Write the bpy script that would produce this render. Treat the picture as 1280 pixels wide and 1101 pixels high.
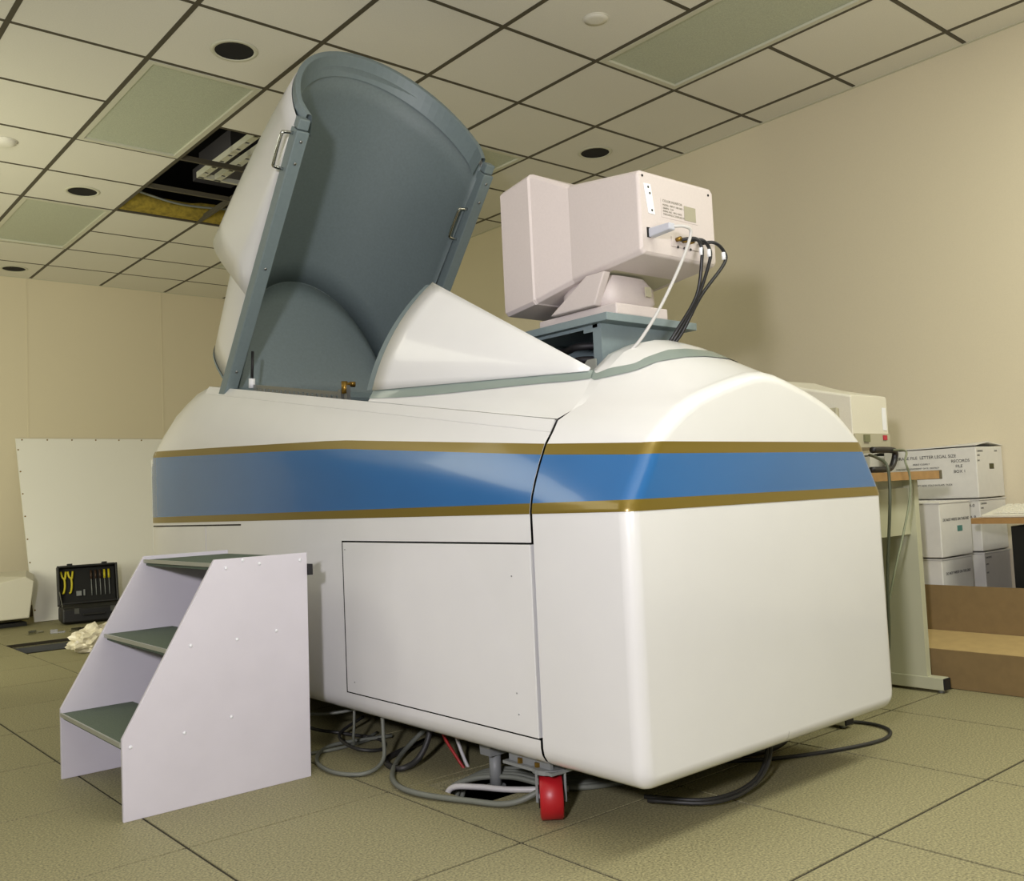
import bpy, bmesh, math, random
from mathutils import Vector, Matrix, noise
random.seed(7)
scene = bpy.context.scene
for o in list(bpy.data.objects):
    bpy.data.objects.remove(o, do_unlink=True)
COL = scene.collection

# ------------------------------------------------------------------ camera
CAMZ = 0.8613
f_px, yaw, pitch, roll = 1181.78, 0.7028, 0.0598, -0.0460
fw = Vector((math.sin(yaw)*math.cos(pitch), math.cos(yaw)*math.cos(pitch), math.sin(pitch)))
rt0 = Vector((math.cos(yaw), -math.sin(yaw), 0)); up0 = rt0.cross(fw)
rt = rt0*math.cos(roll) + up0*math.sin(roll)
up = -rt0*math.sin(roll) + up0*math.cos(roll)
cd = bpy.data.cameras.new('camera'); cam = bpy.data.objects.new('camera', cd); COL.objects.link(cam)
M3 = Matrix((rt, up, -fw)).transposed().to_4x4(); M3.translation = Vector((0, 0, CAMZ))
cam.matrix_world = M3
cd.sensor_fit = 'HORIZONTAL'; cd.sensor_width = 36.0; cd.lens = f_px*36.0/1280.0
cd.clip_start = 0.02; cd.clip_end = 60
scene.camera = cam

# ------------------------------------------------------------------ world, lights, exposure
world = bpy.data.worlds.new('world'); scene.world = world; world.use_nodes = True
bg = world.node_tree.nodes['Background']
bg.inputs[0].default_value = (1.0, 0.96, 0.72, 1); bg.inputs[1].default_value = 0.14
def area(name, loc, target, sx, sy, power, color, shape='RECTANGLE', spread=180):
    d = bpy.data.lights.new(name, 'AREA'); d.shape = shape; d.size = sx; d.size_y = sy
    d.energy = power; d.color = color; d.spread = math.radians(spread)
    o = bpy.data.objects.new(name, d); COL.objects.link(o); o.location = loc
    o.rotation_euler = (Vector(target)-Vector(loc)).to_track_quat('-Z', 'Y').to_euler()
    return o
area('photo_lamp', (-0.85, -0.15, 1.40), (2.4, 3.0, 1.3), 0.22, 0.22, 88, (0.96, 0.92, 1.0), 'DISK')
area('overhead_fill', (3.73, 0.25, 3.0), (3.73, 0.35, 0), 1.2, 0.6, 46, (1.0, 0.99, 0.86))  # unseen overhead area lights near the camera, here and on the next line
area('overhead_fill', (1.90, 0.25, 3.0), (1.90, 0.35, 0), 1.2, 0.6, 28, (1.0, 0.99, 0.86))
area('overhead_fill', (-0.45, 5.2, 3.0), (0.2, 5.6, 0), 1.8, 3.6, 62, (1.0, 0.98, 0.80))  # unseen fill, added overhead to brighten the left floor and far end
area('bounce_fill', (0.6, -0.9, 0.9), (0.75, -0.6, 3.0), 1.2, 1.2, 88, (1.0, 0.99, 0.86), 'DISK')  # unseen upward fill behind the camera, added to brighten the ceiling
area('bounce_fill', (-0.5, 5.6, 1.0), (1.3, 8.4, 2.6), 1.2, 1.2, 66, (1.0, 0.97, 0.74), 'DISK')  # unseen fill, added to brighten the far ceiling and back wall
scene.view_settings.view_transform = 'Standard'; scene.view_settings.look = 'None'
scene.view_settings.exposure = 0.0; scene.view_settings.gamma = 1.0
scene.view_settings.use_curve_mapping = False

# ------------------------------------------------------------------ helpers
def lin(h):
    h = h.lstrip('#'); c = [int(h[i:i+2], 16)/255 for i in (0, 2, 4)]
    return tuple((v/12.92 if v <= 0.04045 else ((v+0.055)/1.055)**2.4) for v in c)
MATS = {}
def mat(name, col, rough=0.6, metal=0.0, coat=0.0, var=0.0, vscale=40.0, bump=0.0, bscale=200.0, col2=None, detail=2.0, spec=0.5, coat_rough=0.08):
    if name in MATS: return MATS[name]
    m = bpy.data.materials.new(name); m.use_nodes = True
    nt = m.node_tree; b = nt.nodes['Principled BSDF']
    c = lin(col) if isinstance(col, str) else col
    b.inputs['Base Color'].default_value = (*c, 1)
    b.inputs['Roughness'].default_value = rough; b.inputs['Metallic'].default_value = metal
    b.inputs['Coat Weight'].default_value = coat; b.inputs['Coat Roughness'].default_value = coat_rough
    b.inputs['Specular IOR Level'].default_value = spec
    tc = nt.nodes.new('ShaderNodeTexCoord')
    if var > 0 or col2:
        n = nt.nodes.new('ShaderNodeTexNoise'); n.inputs['Scale'].default_value = vscale; n.inputs['Detail'].default_value = detail
        nt.links.new(tc.outputs['Object'], n.inputs['Vector'])
        r = nt.nodes.new('ShaderNodeValToRGB'); r.color_ramp.elements[0].position = 0.3; r.color_ramp.elements[1].position = 0.7
        c2 = (lin(col2) if isinstance(col2, str) else col2) if col2 else tuple(v*(1-var) for v in c)
        c1 = c if col2 else tuple(min(1, v*(1+var)) for v in c)
        r.color_ramp.elements[0].color = (*c2, 1); r.color_ramp.elements[1].color = (*c1, 1)
        nt.links.new(n.outputs['Fac'], r.inputs['Fac']); nt.links.new(r.outputs['Color'], b.inputs['Base Color'])
    if bump > 0:
        n2 = nt.nodes.new('ShaderNodeTexNoise'); n2.inputs['Scale'].default_value = bscale; n2.inputs['Detail'].default_value = 2
        nt.links.new(tc.outputs['Object'], n2.inputs['Vector'])
        bp = nt.nodes.new('ShaderNodeBump'); bp.inputs['Strength'].default_value = bump; bp.inputs['Distance'].default_value = 0.002
        nt.links.new(n2.outputs['Fac'], bp.inputs['Height']); nt.links.new(bp.outputs['Normal'], b.inputs['Normal'])
    MATS[name] = m; return m

WHITE  = mat('white_gloss_paint', '#d9d9d8', 0.30, coat=0.5, var=0.012, vscale=6)
WHITEL = mat('white_satin_laminate', '#cdc9cf', 0.45, var=0.015, vscale=12)
BLUE   = mat('blue_gloss_paint', '#2a6299', 0.24, coat=0.45, var=0.03, vscale=4)
GOLD   = mat('gold_metallic_paint', '#7d6a28', 0.32, metal=0.3, coat=0.3)
GREYB  = mat('blue_grey_paint', '#748285', 0.48, var=0.03, vscale=60, bump=0.05, bscale=500)
GREYD  = mat('blue_grey_liner', '#6f7c7e', 0.55, var=0.05, vscale=90, bump=0.08, bscale=700)
GREYS  = mat('grey_stripe_paint', '#86938d', 0.3, coat=0.4)
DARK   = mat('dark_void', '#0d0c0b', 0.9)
BLACKP = mat('black_plastic', '#0d0d0c', 0.45)
RUBBER = mat('black_rubber', '#19181a', 0.6)
RED    = mat('red_polyurethane', '#a8161f', 0.4)
STEEL  = mat('steel', '#9a9c9c', 0.3, metal=0.8)
CHROME = mat('chrome', '#c9cbc9', 0.15, metal=1.0)
ALU    = mat('aluminium_edge', '#b3b5a9', 0.35, metal=0.4)
GREYM  = mat('grey_machinery_paint', '#7e8180', 0.5)
BRASS  = mat('brass', '#8a6d2f', 0.35, metal=0.8)
BEIGE  = mat('beige_plastic', '#c3b9b6', 0.5, var=0.02, vscale=150, bump=0.12, bscale=900)
BEIGEG = mat('pale_beige_plastic', '#d2cebd', 0.5, var=0.02, vscale=150)
BEIGED = mat('recessed_beige_plastic', '#aaa58c', 0.6)
TREAD  = mat('green_grit_tread', '#5d6a5a', 0.85, var=0.10, vscale=220, bump=0.3, bscale=800)
FLOORM = mat('speckled_floor_laminate', '#aaa47c', 0.62, col2='#67634a', vscale=170, detail=6, var=0.1, spec=0.35)
TILEM  = mat('ceiling_tile_fibre', '#dedbcd', 0.92, var=0.03, vscale=160, bump=0.25, bscale=420)
TBAR   = mat('ceiling_grid_bar', '#4c4738', 0.6)
WALLM  = mat('vinyl_wall_covering', '#d6ccb0', 0.72, var=0.02, vscale=220, bump=0.15, bscale=600)
LENS   = mat('prismatic_lens', '#b6bca6', 0.35, var=0.12, vscale=160, bump=0.6, bscale=300)
LFRAME = mat('light_frame_enamel', '#c9c8b4', 0.4)
TEXTM  = mat('black_print', '#2a2a26', 0.7)
CARDW  = mat('white_cardboard', '#d5d3cb', 0.75, var=0.02, vscale=30)
CARD   = mat('brown_cardboard', '#826c46', 0.8, var=0.05, vscale=25)
CARDLIT = mat('brown_cardboard_lit', '#ad9562', 0.8, var=0.05, vscale=25)  # lighter copy of the brown cardboard, its lit tone put into the colour
WOOD   = mat('wood_edge', '#a07c4c', 0.5, var=0.12, vscale=25)
DESKM  = mat('pale_green_grey_enamel', '#b7b79c', 0.5)
GREYC  = mat('grey_cable', '#6d7066', 0.5)
DGREYC = mat('dark_cable', '#2e2e2c', 0.5)
WHITEC = mat('white_cable', '#bdbbb8', 0.45)
BLACKC = mat('black_cable', '#17171a', 0.4)
YELLOW = mat('yellow_grip', '#c2b51f', 0.45)
BOARD  = mat('white_board', '#efeee6', 0.5)
BAGM   = mat('crumpled_plastic', '#d6ceb6', 0.3, var=0.12, vscale=12)
INSUL  = mat('yellow_insulation', '#8c7a2a', 0.95, var=0.3, vscale=30)
STICKW = mat('white_sticker', '#e4e5e8', 0.5)
STICKR = mat('red_sticker', '#b02036', 0.5)
GLASS  = mat('dark_screen_glass', '#20262a', 0.08, coat=0.5)

ORI = {}
def link(o, parent=None):
    COL.objects.link(o)
    if parent: o.parent = parent
    return o
class MB:
    """collects shapes (world coordinates) into one bmesh"""
    def __init__(s): s.bm = bmesh.new()
    def box(s, a, b, m=None):
        x0, y0, z0 = a; x1, y1, z1 = b
        v = [(x0,y0,z0),(x1,y0,z0),(x1,y1,z0),(x0,y1,z0),(x0,y0,z1),(x1,y0,z1),(x1,y1,z1),(x0,y1,z1)]
        return s.hexa(v, m)
    def hexa(s, v, m=None):
        vs = [s.bm.verts.new(m @ Vector(p) if m else p) for p in v]
        for f in ((3,2,1,0),(4,5,6,7),(0,1,5,4),(1,2,6,5),(2,3,7,6),(3,0,4,7)):
            s.bm.faces.new([vs[i] for i in f])
        return s
    def prism(s, poly, off):
        """polygon (3D points) extruded by vector off"""
        off = Vector(off)
        a = [s.bm.verts.new(p) for p in poly]; b = [s.bm.verts.new(Vector(p)+off) for p in poly]
        n = len(poly); s.bm.faces.new(a[::-1]); s.bm.faces.new(b)
        for i in range(n): s.bm.faces.new((a[i], a[(i+1)%n], b[(i+1)%n], b[i]))
        return s
    def grid(s, rows, close=False):
        R = [[s.bm.verts.new(p) for p in r] for r in rows]
        for i in range(len(R)-1):
            n = len(R[i])
            for j in range(n if close else n-1):
                k = (j+1) % n
                s.bm.faces.new((R[i][j], R[i][k], R[i+1][k], R[i+1][j]))
        return R
    def cyl(s, p0, p1, r0, r1=None, n=16, caps=True):
        r1 = r0 if r1 is None else r1
        p0, p1 = Vector(p0), Vector(p1); d = (p1-p0).normalized()
        a = d.orthogonal().normalized(); b = d.cross(a)
        rows = []
        for p, r in ((p0, r0), (p1, r1)):
            rows.append([p + a*(r*math.cos(2*math.pi*i/n)) + b*(r*math.sin(2*math.pi*i/n)) for i in range(n)])
        R = s.grid(rows, True)
        if caps:
            s.bm.faces.new(R[0][::-1]); s.bm.faces.new(R[1])
        return s
    def tube(s, pts, r, n=8, sub=6, caps=True):
        pts = spline(pts, sub); m = len(pts)
        t0 = (pts[1]-pts[0]).normalized(); a = t0.orthogonal().normalized(); rows = []
        for i, p in enumerate(pts):
            t = (pts[min(i+1, m-1)]-pts[max(i-1, 0)])
            if t.length < 1e-9: t = t0
            t = t.normalized(); a = (a - t*a.dot(t)).normalized(); b = t.cross(a)
            rows.append([p + a*(r*math.cos(2*math.pi*k/n)) + b*(r*math.sin(2*math.pi*k/n)) for k in range(n)])
        R = s.grid(rows, True)
        if caps: s.bm.faces.new(R[0][::-1]); s.bm.faces.new(R[-1])
        return s
    def sphere(s, c, r, sc=(1,1,1), seg=12, rings=8):
        m = Matrix.Translation(c) @ Matrix.Diagonal((*[r*k for k in sc], 1))
        bmesh.ops.create_uvsphere(s.bm, u_segments=seg, v_segments=rings, radius=1, matrix=m); return s
    def build(s, name, m, parent=None, smooth=False, origin=None, bevel=0.0, solid=0.0, flip=False):
        o_ = Vector(origin) if origin is not None else (ORI.get(parent.as_pointer(), Vector()) if parent else Vector())
        bmesh.ops.recalc_face_normals(s.bm, faces=s.bm.faces)
        if flip: bmesh.ops.reverse_faces(s.bm, faces=s.bm.faces)
        for v in s.bm.verts: v.co -= o_
        me = bpy.data.meshes.new(name); s.bm.to_mesh(me); s.bm.free()
        for p in me.polygons: p.use_smooth = smooth
        me.materials.append(m)
        o = bpy.data.objects.new(name, me); link(o, parent)
        if parent is None: o.location = o_
        ORI[o.as_pointer()] = o_
        if solid:
            md = o.modifiers.new('thickness', 'SOLIDIFY'); md.thickness = abs(solid); md.offset = -1 if solid > 0 else 1
        if bevel:
            md = o.modifiers.new('bevel', 'BEVEL'); md.width = bevel; md.segments = 2; md.limit_method = 'ANGLE'; md.angle_limit = math.radians(40)
        return o
def spline(pts, sub=6):
    P = [Vector(p) for p in pts]
    if len(P) < 3 or sub <= 1: return P
    Q = [P[0]*2-P[1]] + P + [P[-1]*2-P[-2]]; out = []
    for i in range(1, len(Q)-2):
        for k in range(sub):
            t = k/sub; a, b, c, d = Q[i-1], Q[i], Q[i+1], Q[i+2]
            out.append(0.5*((2*b)+(c-a)*t+(2*a-5*b+4*c-d)*t*t+(3*b-a-3*c+d)*t**3))
    out.append(P[-1]); return out
def thing(name, label, cat, loc, rotz=0.0, group=None):
    o = bpy.data.objects.new(name, None); COL.objects.link(o); o.location = loc; o.rotation_euler = (0, 0, rotz)
    o.empty_display_size = 0.1
    o['label'] = label; o['category'] = cat
    if group: o['group'] = group
    ORI[o.as_pointer()] = Vector(loc) if rotz == 0 else Vector()
    return o
def tag(o, label, cat, group=None):
    o['label'] = label; o['category'] = cat
    if group: o['group'] = group
    return o
def struct(o, label=None):
    o['kind'] = 'structure'
    if label: o['label'] = label
    return o
def text(name, body, size, loc, rot, m, parent, align='LEFT'):
    cu = bpy.data.curves.new(name, 'FONT'); cu.body = body; cu.size = size; cu.align_x = align; cu.extrude = 0.0002
    t = bpy.data.objects.new(name, cu); COL.objects.link(t)
    bpy.context.view_layer.update()
    me = bpy.data.meshes.new_from_object(t.evaluated_get(bpy.context.evaluated_depsgraph_get()))
    bpy.data.objects.remove(t, do_unlink=True)
    me.materials.clear(); me.materials.append(m)
    o = bpy.data.objects.new(name, me); link(o, parent)
    o.location = Vector(loc) - ORI.get(parent.as_pointer(), Vector()); o.rotation_euler = rot
    ORI[o.as_pointer()] = Vector()
    return o
FACE_Y = (math.pi/2, 0, 0)            # text on a face looking towards -y
FACE_X = (math.pi/2, 0, -math.pi/2)   # text on a face looking towards -x
def interp(x, xs, ys):
    if x <= xs[0]: return ys[0]
    for i in range(len(xs)-1):
        if x <= xs[i+1]:
            t = (x-xs[i])/(xs[i+1]-xs[i]); return ys[i]+(ys[i+1]-ys[i])*t
    return ys[-1]

# ------------------------------------------------------------------ room
T = 0.61; H = 3.0537; XW = 4.862; YB = 9.30
FX, FY = 0.9353, 1.8598; CX, CY = 4.6418, 3.2452
X0, Y0 = -1.5, -1.8
floor = struct(MB().box((X0, Y0, -0.42), (XW, YB, -0.40)).build('floor', DARK))
g = 0.0042
HOLES = {(1, 8), (2, 9)}
proto = {}
def tile_obj(name, key, w, d, h, m, loc, parent, bev=0.0):
    k = (name, round(w, 3), round(d, 3))
    if k not in proto:
        o = MB().box((0, 0, -h if bev >= 0 else 0), (w, d, 0 if bev >= 0 else h)).build(name, m, None, origin=(0, 0, 0))
        proto[k] = o; o.parent = parent; ORI[o.as_pointer()] = Vector()
    else:
        o = proto[k].copy(); COL.objects.link(o); o.parent = parent
    o.location = loc
    return o
for i in range(-4, 7):
    for j in range(-6, 13):
        x0, y0 = FX+i*T, FY+j*T; x1, y1 = min(x0+T, XW), min(y0+T, YB)
        if x0 < X0 or y0 < Y0 or (i, j) in HOLES: continue
        if x0+T > XW+1e-6 and x1-x0 < 0.02: continue
        if (i, j) == (1, 0):      # tile with a cable cut-out under the pod
            mb = MB(); hx0, hx1, hy0, hy1 = 1.66, 2.02, 2.17, 2.43
            for a, b in (((x0+g, y0+g), (x1-g, hy0)), ((x0+g, hy1), (x1-g, y1-g)), ((x0+g, hy0), (hx0, hy1)), ((hx1, hy0), (x1-g, hy1))):
                mb.box((*a, -0.03), (*b, 0))
            o = mb.build('floor_tile', FLOORM, floor)
            continue
        tile_obj('floor_tile', 0, x1-x0-2*g, y1-y0-2*g, 0.03, FLOORM, (x0+g, y0+g, 0), floor)
JOINT = mat('dark_joint', '#2b2619', .9)
for i in range(-4, 8):
    x = FX+i*T
    if X0 < x < XW: MB().box((x-g, Y0, -.022), (x+g, YB, -.003)).build('joint_strip', JOINT, floor)
for j in range(-6, 13):
    y = FY+j*T
    if Y0 < y < YB: MB().box((X0, y-g, -.0225), (XW, y+g, -.0028)).build('joint_strip', JOINT, floor)
# support stringers under the open floor bays
for (i, j) in HOLES:
    x0, y0 = FX+i*T, FY+j*T
    for (a, b) in (((x0-.015, y0-.02, -.07), (x0+T+.015, y0+.02, -.031)), ((x0-.015, y0+T-.02, -.07), (x0+T+.015, y0+T+.02, -.031))):
        MB().box(a, b).build('stringer', STEEL, floor)
wall_right = struct(MB().box((XW, Y0, -0.4), (XW+0.1, YB+0.1, H+0.6)).build('wall_right', WALLM))
wall_back = struct(MB().box((X0, YB, -0.4), (XW, YB+0.1, H+0.6)).build('wall_back', WALLM))
for xs in (0.95, 2.17, 3.39, 4.61):
    MB().box((xs-.006, YB-.004, 0), (xs+.006, YB, H)).build('panel_seam', WALLM, wall_back)
struct(MB().box((X0, YB-0.012, 0), (XW, YB, 0.1)).build('baseboard_back', mat('brown_base', '#5c5240', 0.6)))
struct(MB().box((XW-0.012, Y0, 0), (XW, YB-.012, 0.1)).build('baseboard_right', MATS['brown_base']))

ceiling = struct(MB().box((X0, Y0, H+0.55), (XW, YB, H+0.6)).build('ceiling', DARK))
LIGHTS = [(-5, 2), (-5, 6), (-2, -2), (-2, 2), (-2, 6)]
lit = {(i, j+k) for i, j in LIGHTS for k in (0, 1)}
OPEN = {(-4, 3), (-4, 4), (-4, 5), (-3, 5)}
b2 = 0.012
for i in range(-10, 1):
    for j in range(-8, 10):
        x0, y0 = CX+i*T, CY+j*T; x1, y1 = min(x0+T, XW), min(y0+T, YB)
        if x0 < X0 or y0 < Y0 or (i, j) in lit or (i, j) in OPEN: continue
        if j in (-5, -6) and i in (-2, -5): continue
        tile_obj('ceiling_tile', 0, x1-x0-2*b2, y1-y0-2*b2, 0.016, TILEM, (x0+b2, y0+b2, H), ceiling, bev=-1)
for i in range(-10, 1):
    x = CX+i*T
    if x < X0: continue
    MB().box((x-b2, Y0, H-.002), (x+b2, YB, H+.032)).build('main_runner', TBAR, ceiling)
for j in range(-8, 11):
    y = CY+j*T
    if y < Y0 or y > YB: continue
    for i in range(-10, 1):
        xa, xb = max(CX+i*T+b2, X0), min(CX+(i+1)*T-b2, XW)
        if xb <= xa or ((i, j-1) in LIGHTS): continue
        tile_obj('cross_tee', 0, xb-xa, 2*b2*.8, .031, TBAR, (xa, y-b2*.8, H-.001), ceiling, bev=-1)
MB().box((XW-.02, Y0, H-.003), (XW, YB, H+.01)).build('wall_angle', LFRAME, ceiling)
MB().box((X0, YB-.02, H-.003), (XW, YB, H+.01)).build('wall_angle', LFRAME, ceiling)

LLAB = ['recessed ceiling light panel beside the open ceiling hole, left of the raised lid', 'recessed ceiling light panel at the far left above the white board',
        'long recessed ceiling light panel at the top edge near the right wall', 'recessed ceiling light panel behind the raised grey lid, by the round downlight',
        'recessed ceiling light panel far back near the back wall, beside the lid']
for (i, j), lab in zip(LIGHTS, LLAB):
    x0, y0 = CX+i*T, CY+j*T
    t = thing('ceiling_light', lab, 'light', (x0, y0, H), group='prismatic ceiling light panels')
    w = .03; a, c = x0+b2, y0+b2; b, d = x0+T-b2, y0+2*T-b2
    mb = MB()
    for p, q in (((a, c), (b, c+w)), ((a, d-w), (b, d)), ((a, c+w), (a+w, d-w)), ((b-w, c+w), (b, d-w))):
        mb.box((*p, H-.004), (*q, H+.02))
    mb.build('frame', LFRAME, t)
    MB().box((a+w, c+w, H+.008), (b-w, d-w, H+.014)).build('lens', LENS, t)
    MB().box((a, c, H+.03), (b, d, H+.13)).build('housing', LFRAME, t)
DL = [(-5, 1, 'round black recessed downlight nearest the raised lid, left of it'), (-5, 5, 'small round black downlight between the two left light panels'),
      (-1, 1, 'round black recessed downlight above the computer monitor'), (-6, 9, 'round black downlight at the far left edge by the back wall')]
for i, j, lab in DL:
    c = Vector((CX+(i+.5)*T, CY+(j+.5)*T, H))
    if i == -6: c = Vector((2.0, 8.98, H))
    t = thing('downlight', lab, 'light', c, group='round recessed downlights')
    mb = MB(); n = 28
    rows = [[c+Vector((r*math.cos(2*math.pi*k/n), r*math.sin(2*math.pi*k/n), z)) for k in range(n)] for r, z in ((.112, -.001), (.106, -.006), (.092, -.006), (.09, -.002))]
    mb.grid(rows, True); mb.build('trim_ring', LFRAME, t, True)
    mb = MB(); rows = [[c+Vector((r*math.cos(2*math.pi*k/n), r*math.sin(2*math.pi*k/n), z)) for k in range(n)] for r, z in ((.092, -.004), (.088, -.003), (.06, -.0025), (.0002, -.0025))]
    mb.grid(rows, True); mb.build('baffle', DARK, t, True)
for (x, y, lab) in ((CX-2.5*T, CY-.5*T, 'flush round pale disc in the ceiling tile above the monitor'), (1.28, 5.93, 'round beige smoke detector at the left edge of the ceiling')):
    t = thing('smoke_detector', lab, 'detector', (x, y, H))
    k = 1.0 if x > 2 else 1.0
    mb = MB()
    prof = ((.058, 0), (.056, -.006), (.03, -.009), (.001, -.009)) if x > 2 else ((.065, 0), (.063, -.014), (.045, -.026), (.03, -.03), (.001, -.03))
    mb.grid([[Vector((x+r*math.cos(a*math.pi/12), y+r*math.sin(a*math.pi/12), H+z)) for a in range(24)] for r, z in prof], True)
    mb.build('cover', TILEM, t, True)
    MB().cyl((x, y, H-.001), (x, y, H-.004), prof[0][0]+.004, n=24).build('base', TILEM, t)
# things seen through the open ceiling bays
hx0, hy0 = CX-4*T, CY+3*T
t = thing('cable_tray', 'pale perforated cable tray seen inside the open ceiling hole', 'cable tray', (hx0+.4, hy0+.5, H+.12))
for dx in (0.0, 0.12):
    mb = MB()
    for k in range(14):
        y = hy0-.6+k*.13; mb.box((hx0+.36+dx, y, H+.12), (hx0+.395+dx, y+.10, H+.125))
    mb.box((hx0+.355+dx, hy0-.6, H+.12), (hx0+.36+dx, hy0+1.2, H+.16)); mb.box((hx0+.395+dx, hy0-.6, H+.12), (hx0+.40+dx, hy0+1.2, H+.16))
    mb.build('rail', LFRAME, t)
MB().box((hx0+.36, hy0+1.17, H+.12), (hx0+.9, hy0+1.2, H+.15)).build('end_rail', LFRAME, t)
tag(MB().tube([(hx0+.1, hy0-.6, H+.3), (hx0+.3, hy0+.1, H+.25), (hx0+.42, hy0+.35, H+.3), (hx0+.7, hy0+.5, H+.35)], .035).build('pipe', mat('copper_pipe', '#7a4636', 0.5), None, True, origin=(hx0+.3, hy0, H+.25)), 'reddish pipe inside the open ceiling hole', 'pipe')
mb = MB(); R = []
for k in range(9):
    x = hx0+.02+k*.14
    R.append([Vector((x, hy0+3*T-.03, H+.005)), Vector((x, hy0+3*T-.12-.03*math.sin(k*2.1), H+.02)), Vector((x, hy0+3*T-.15, H+.10+.02*math.sin(k*1.7))), Vector((x, hy0+3*T-.02, H+.14))])
mb.grid(R); tag(mb.build('insulation_batt', INSUL, None, True, origin=(hx0+.6, hy0+3*T-.05, H)), 'strip of yellow insulation at the edge of the ceiling hole', 'insulation')
tag(MB().tube([(hx0+.1, hy0+3*T-.2, H+.1), (hx0+.4, hy0+3*T-.25, H+.04), (hx0+.8, hy0+3*T-.3, H+.05), (hx0+1.2, hy0+3*T-.2, H+.1)], .008).build('ceiling_wire', GREYC, None, True, origin=(hx0+.6, hy0+3*T-.25, H+.05)), 'thin grey wire sagging in the open ceiling hole', 'wire')
tag(MB().box((hx0+.5, hy0+.95, H+.25), (hx0+.9, hy0+1.5, H+.42)).box((hx0+.55, hy0+1.5, H+.29), (hx0+.85, hy0+1.75, H+.38)).build('air_duct', mat('galvanised', '#57555a', 0.6, metal=.3), None, origin=(hx0+.7, hy0+1.2, H+.25)), 'dull grey metal duct inside the open ceiling hole', 'duct')

# ------------------------------------------------------------------ simulator pod
XC = 2.22; XL = 1.638; YN = 1.521; YF = 4.72; YS = 1.868
pod = thing('simulator_pod', 'large white simulator pod with blue and gold stripe and raised grey-lined lid', 'simulator', (XC, 3.1, 0))
def zdeck(y):
    z = 1.064+.158*(y-1.871)
    if y > 4.2: z = interp(y, [4.2, 4.35, 4.5, 4.6, 4.67, 4.72], [1.432, 1.415, 1.375, 1.325, 1.265, 1.17])
    return z
SH1 = [(0, 0), (.003, .02), (.008, .042), (.022, .083), (.039, .125), (.065, .18), (.088, .211), (.11, .244)]
SH0 = [(0, 0), (.008, .02), (.021, .04), (.046, .077), (.074, .12), (.099, .159), (.105, .166), (.11, .17)]
LOW = [(.12, .160), (.05, .160), (.031, .1638), (.0146, .1746), (.0038, .191), (0, .21), (0, .23), (0, .40), (0, .58), (0, .74)]
XS = [1.748, 1.80, 1.85, 1.905, 1.96, 2.02, 2.10, 2.16, 2.22]
YT = [1.521, 1.62, 1.72, 1.80, 1.87, 1.93]
ZT = [[.99, 1.028, 1.064, 1.092, 1.108, 1.123, 1.143, 1.157, 1.163], [1.02, 1.055, 1.085, 1.112, 1.14, 1.165, 1.19, 1.203, 1.208],
      [1.04, 1.075, 1.10, 1.135, 1.175, 1.21, 1.24, 1.252, 1.256], [1.052, 1.085, 1.108, 1.15, 1.20, 1.245, 1.28, 1.292, 1.296],
      [1.064, 1.092, 1.113, 1.165, 1.222, 1.268, 1.302, 1.314, 1.318], [1.073, 1.10, 1.125, 1.165, 1.225, 1.27, 1.30, 1.312, 1.316]]
def hump(x, y):
    if x > XC: x = 2*XC-x
    return interp(y, YT, [interp(x, XS, r) for r in ZT])
def shoulder(y):
    """left shoulder of the section at y: list of (x, z) from the flat side to the deck edge"""
    zd = zdeck(y)
    if y >= YS:
        zs = zd-.244; ins = 0.0
        if y > 4.2: zs = interp(y, [4.2, 4.5, 4.72], [1.188, 1.18, 1.125])
        kz = (zd-zs)/.244
        if y > 4.5: ins = interp(y, [4.5, 4.65, 4.72], [0, .006, .02])
        return [(XL+ins+dx, zs+dz*kz) for dx, dz in SH1]
    t = (y-YN)/(YS-YN)
    return [(XL+a[0]*(1-t)+b[0]*t, .82+a[1]*(1-t)+b[1]*t) for a, b in zip(SH0, SH1)]
def low(y):
    ins = interp(y, [4.5, 4.65, 4.72], [0, .006, .02]) if y > 4.5 else 0.0
    return [(XL+ins+dx, z) for dx, z in LOW]
def secx(y, z):
    P = low(y)[5:]+shoulder(y)
    return interp(z, [p[1] for p in P], [p[0] for p in P])
MIR = lambda p: Vector((2*XC-p[0], p[1], p[2]))
# --- main body (left side with the door opening, right side, rear)
ys = [1.8745, 1.95, 2.1, 2.3, 2.5, 2.7, 2.856, 3.0, 3.2, 3.4, 3.6, 3.8, 4.0, 4.2, 4.35, 4.5, 4.6, 4.67, 4.705, 4.72]
for side in (0, 1):
    mb = MB(); rows = []
    for y in ys:
        r = [Vector((x, y, z)) for x, z in low(y)+shoulder(y)]
        xe, ze = r[-1].x, r[-1].z
        r += [Vector((xe+.012, y, ze+.002)), Vector((xe+.016, y, ze-.05))]
        rows.append([MIR(p) for p in r] if side else r)
    V = [[mb.bm.verts.new(p) for p in r] for r in rows]
    for i in range(len(V)-1):
        for j in range(len(V[0])-1):
            if side == 0 and 6 <= j < 9 and ys[i+1] <= 2.857: continue
            mb.bm.faces.new((V[i][j], V[i][j+1], V[i+1][j+1], V[i+1][j]))
    o = mb.build('side_panel', WHITE, pod, True)
    # trim ledge along the deck edge
    mb = MB(); rows = []
    for y in ys[:14]:
        s = shoulder(y); a, b = Vector((s[-2][0]+.002, y, s[-2][1])), Vector((s[-1][0], y, s[-1][1]))
        nrm = Vector((-.83, 0, .55))*.0035
        r = [a+nrm*.2-Vector((.002, 0, .004)), a+nrm, b+nrm, b+Vector((.004, 0, .002))]
        rows.append([MIR(p) for p in r] if side else r)
    mb.grid(rows); mb.build('deck_ledge', WHITE, pod)
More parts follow.
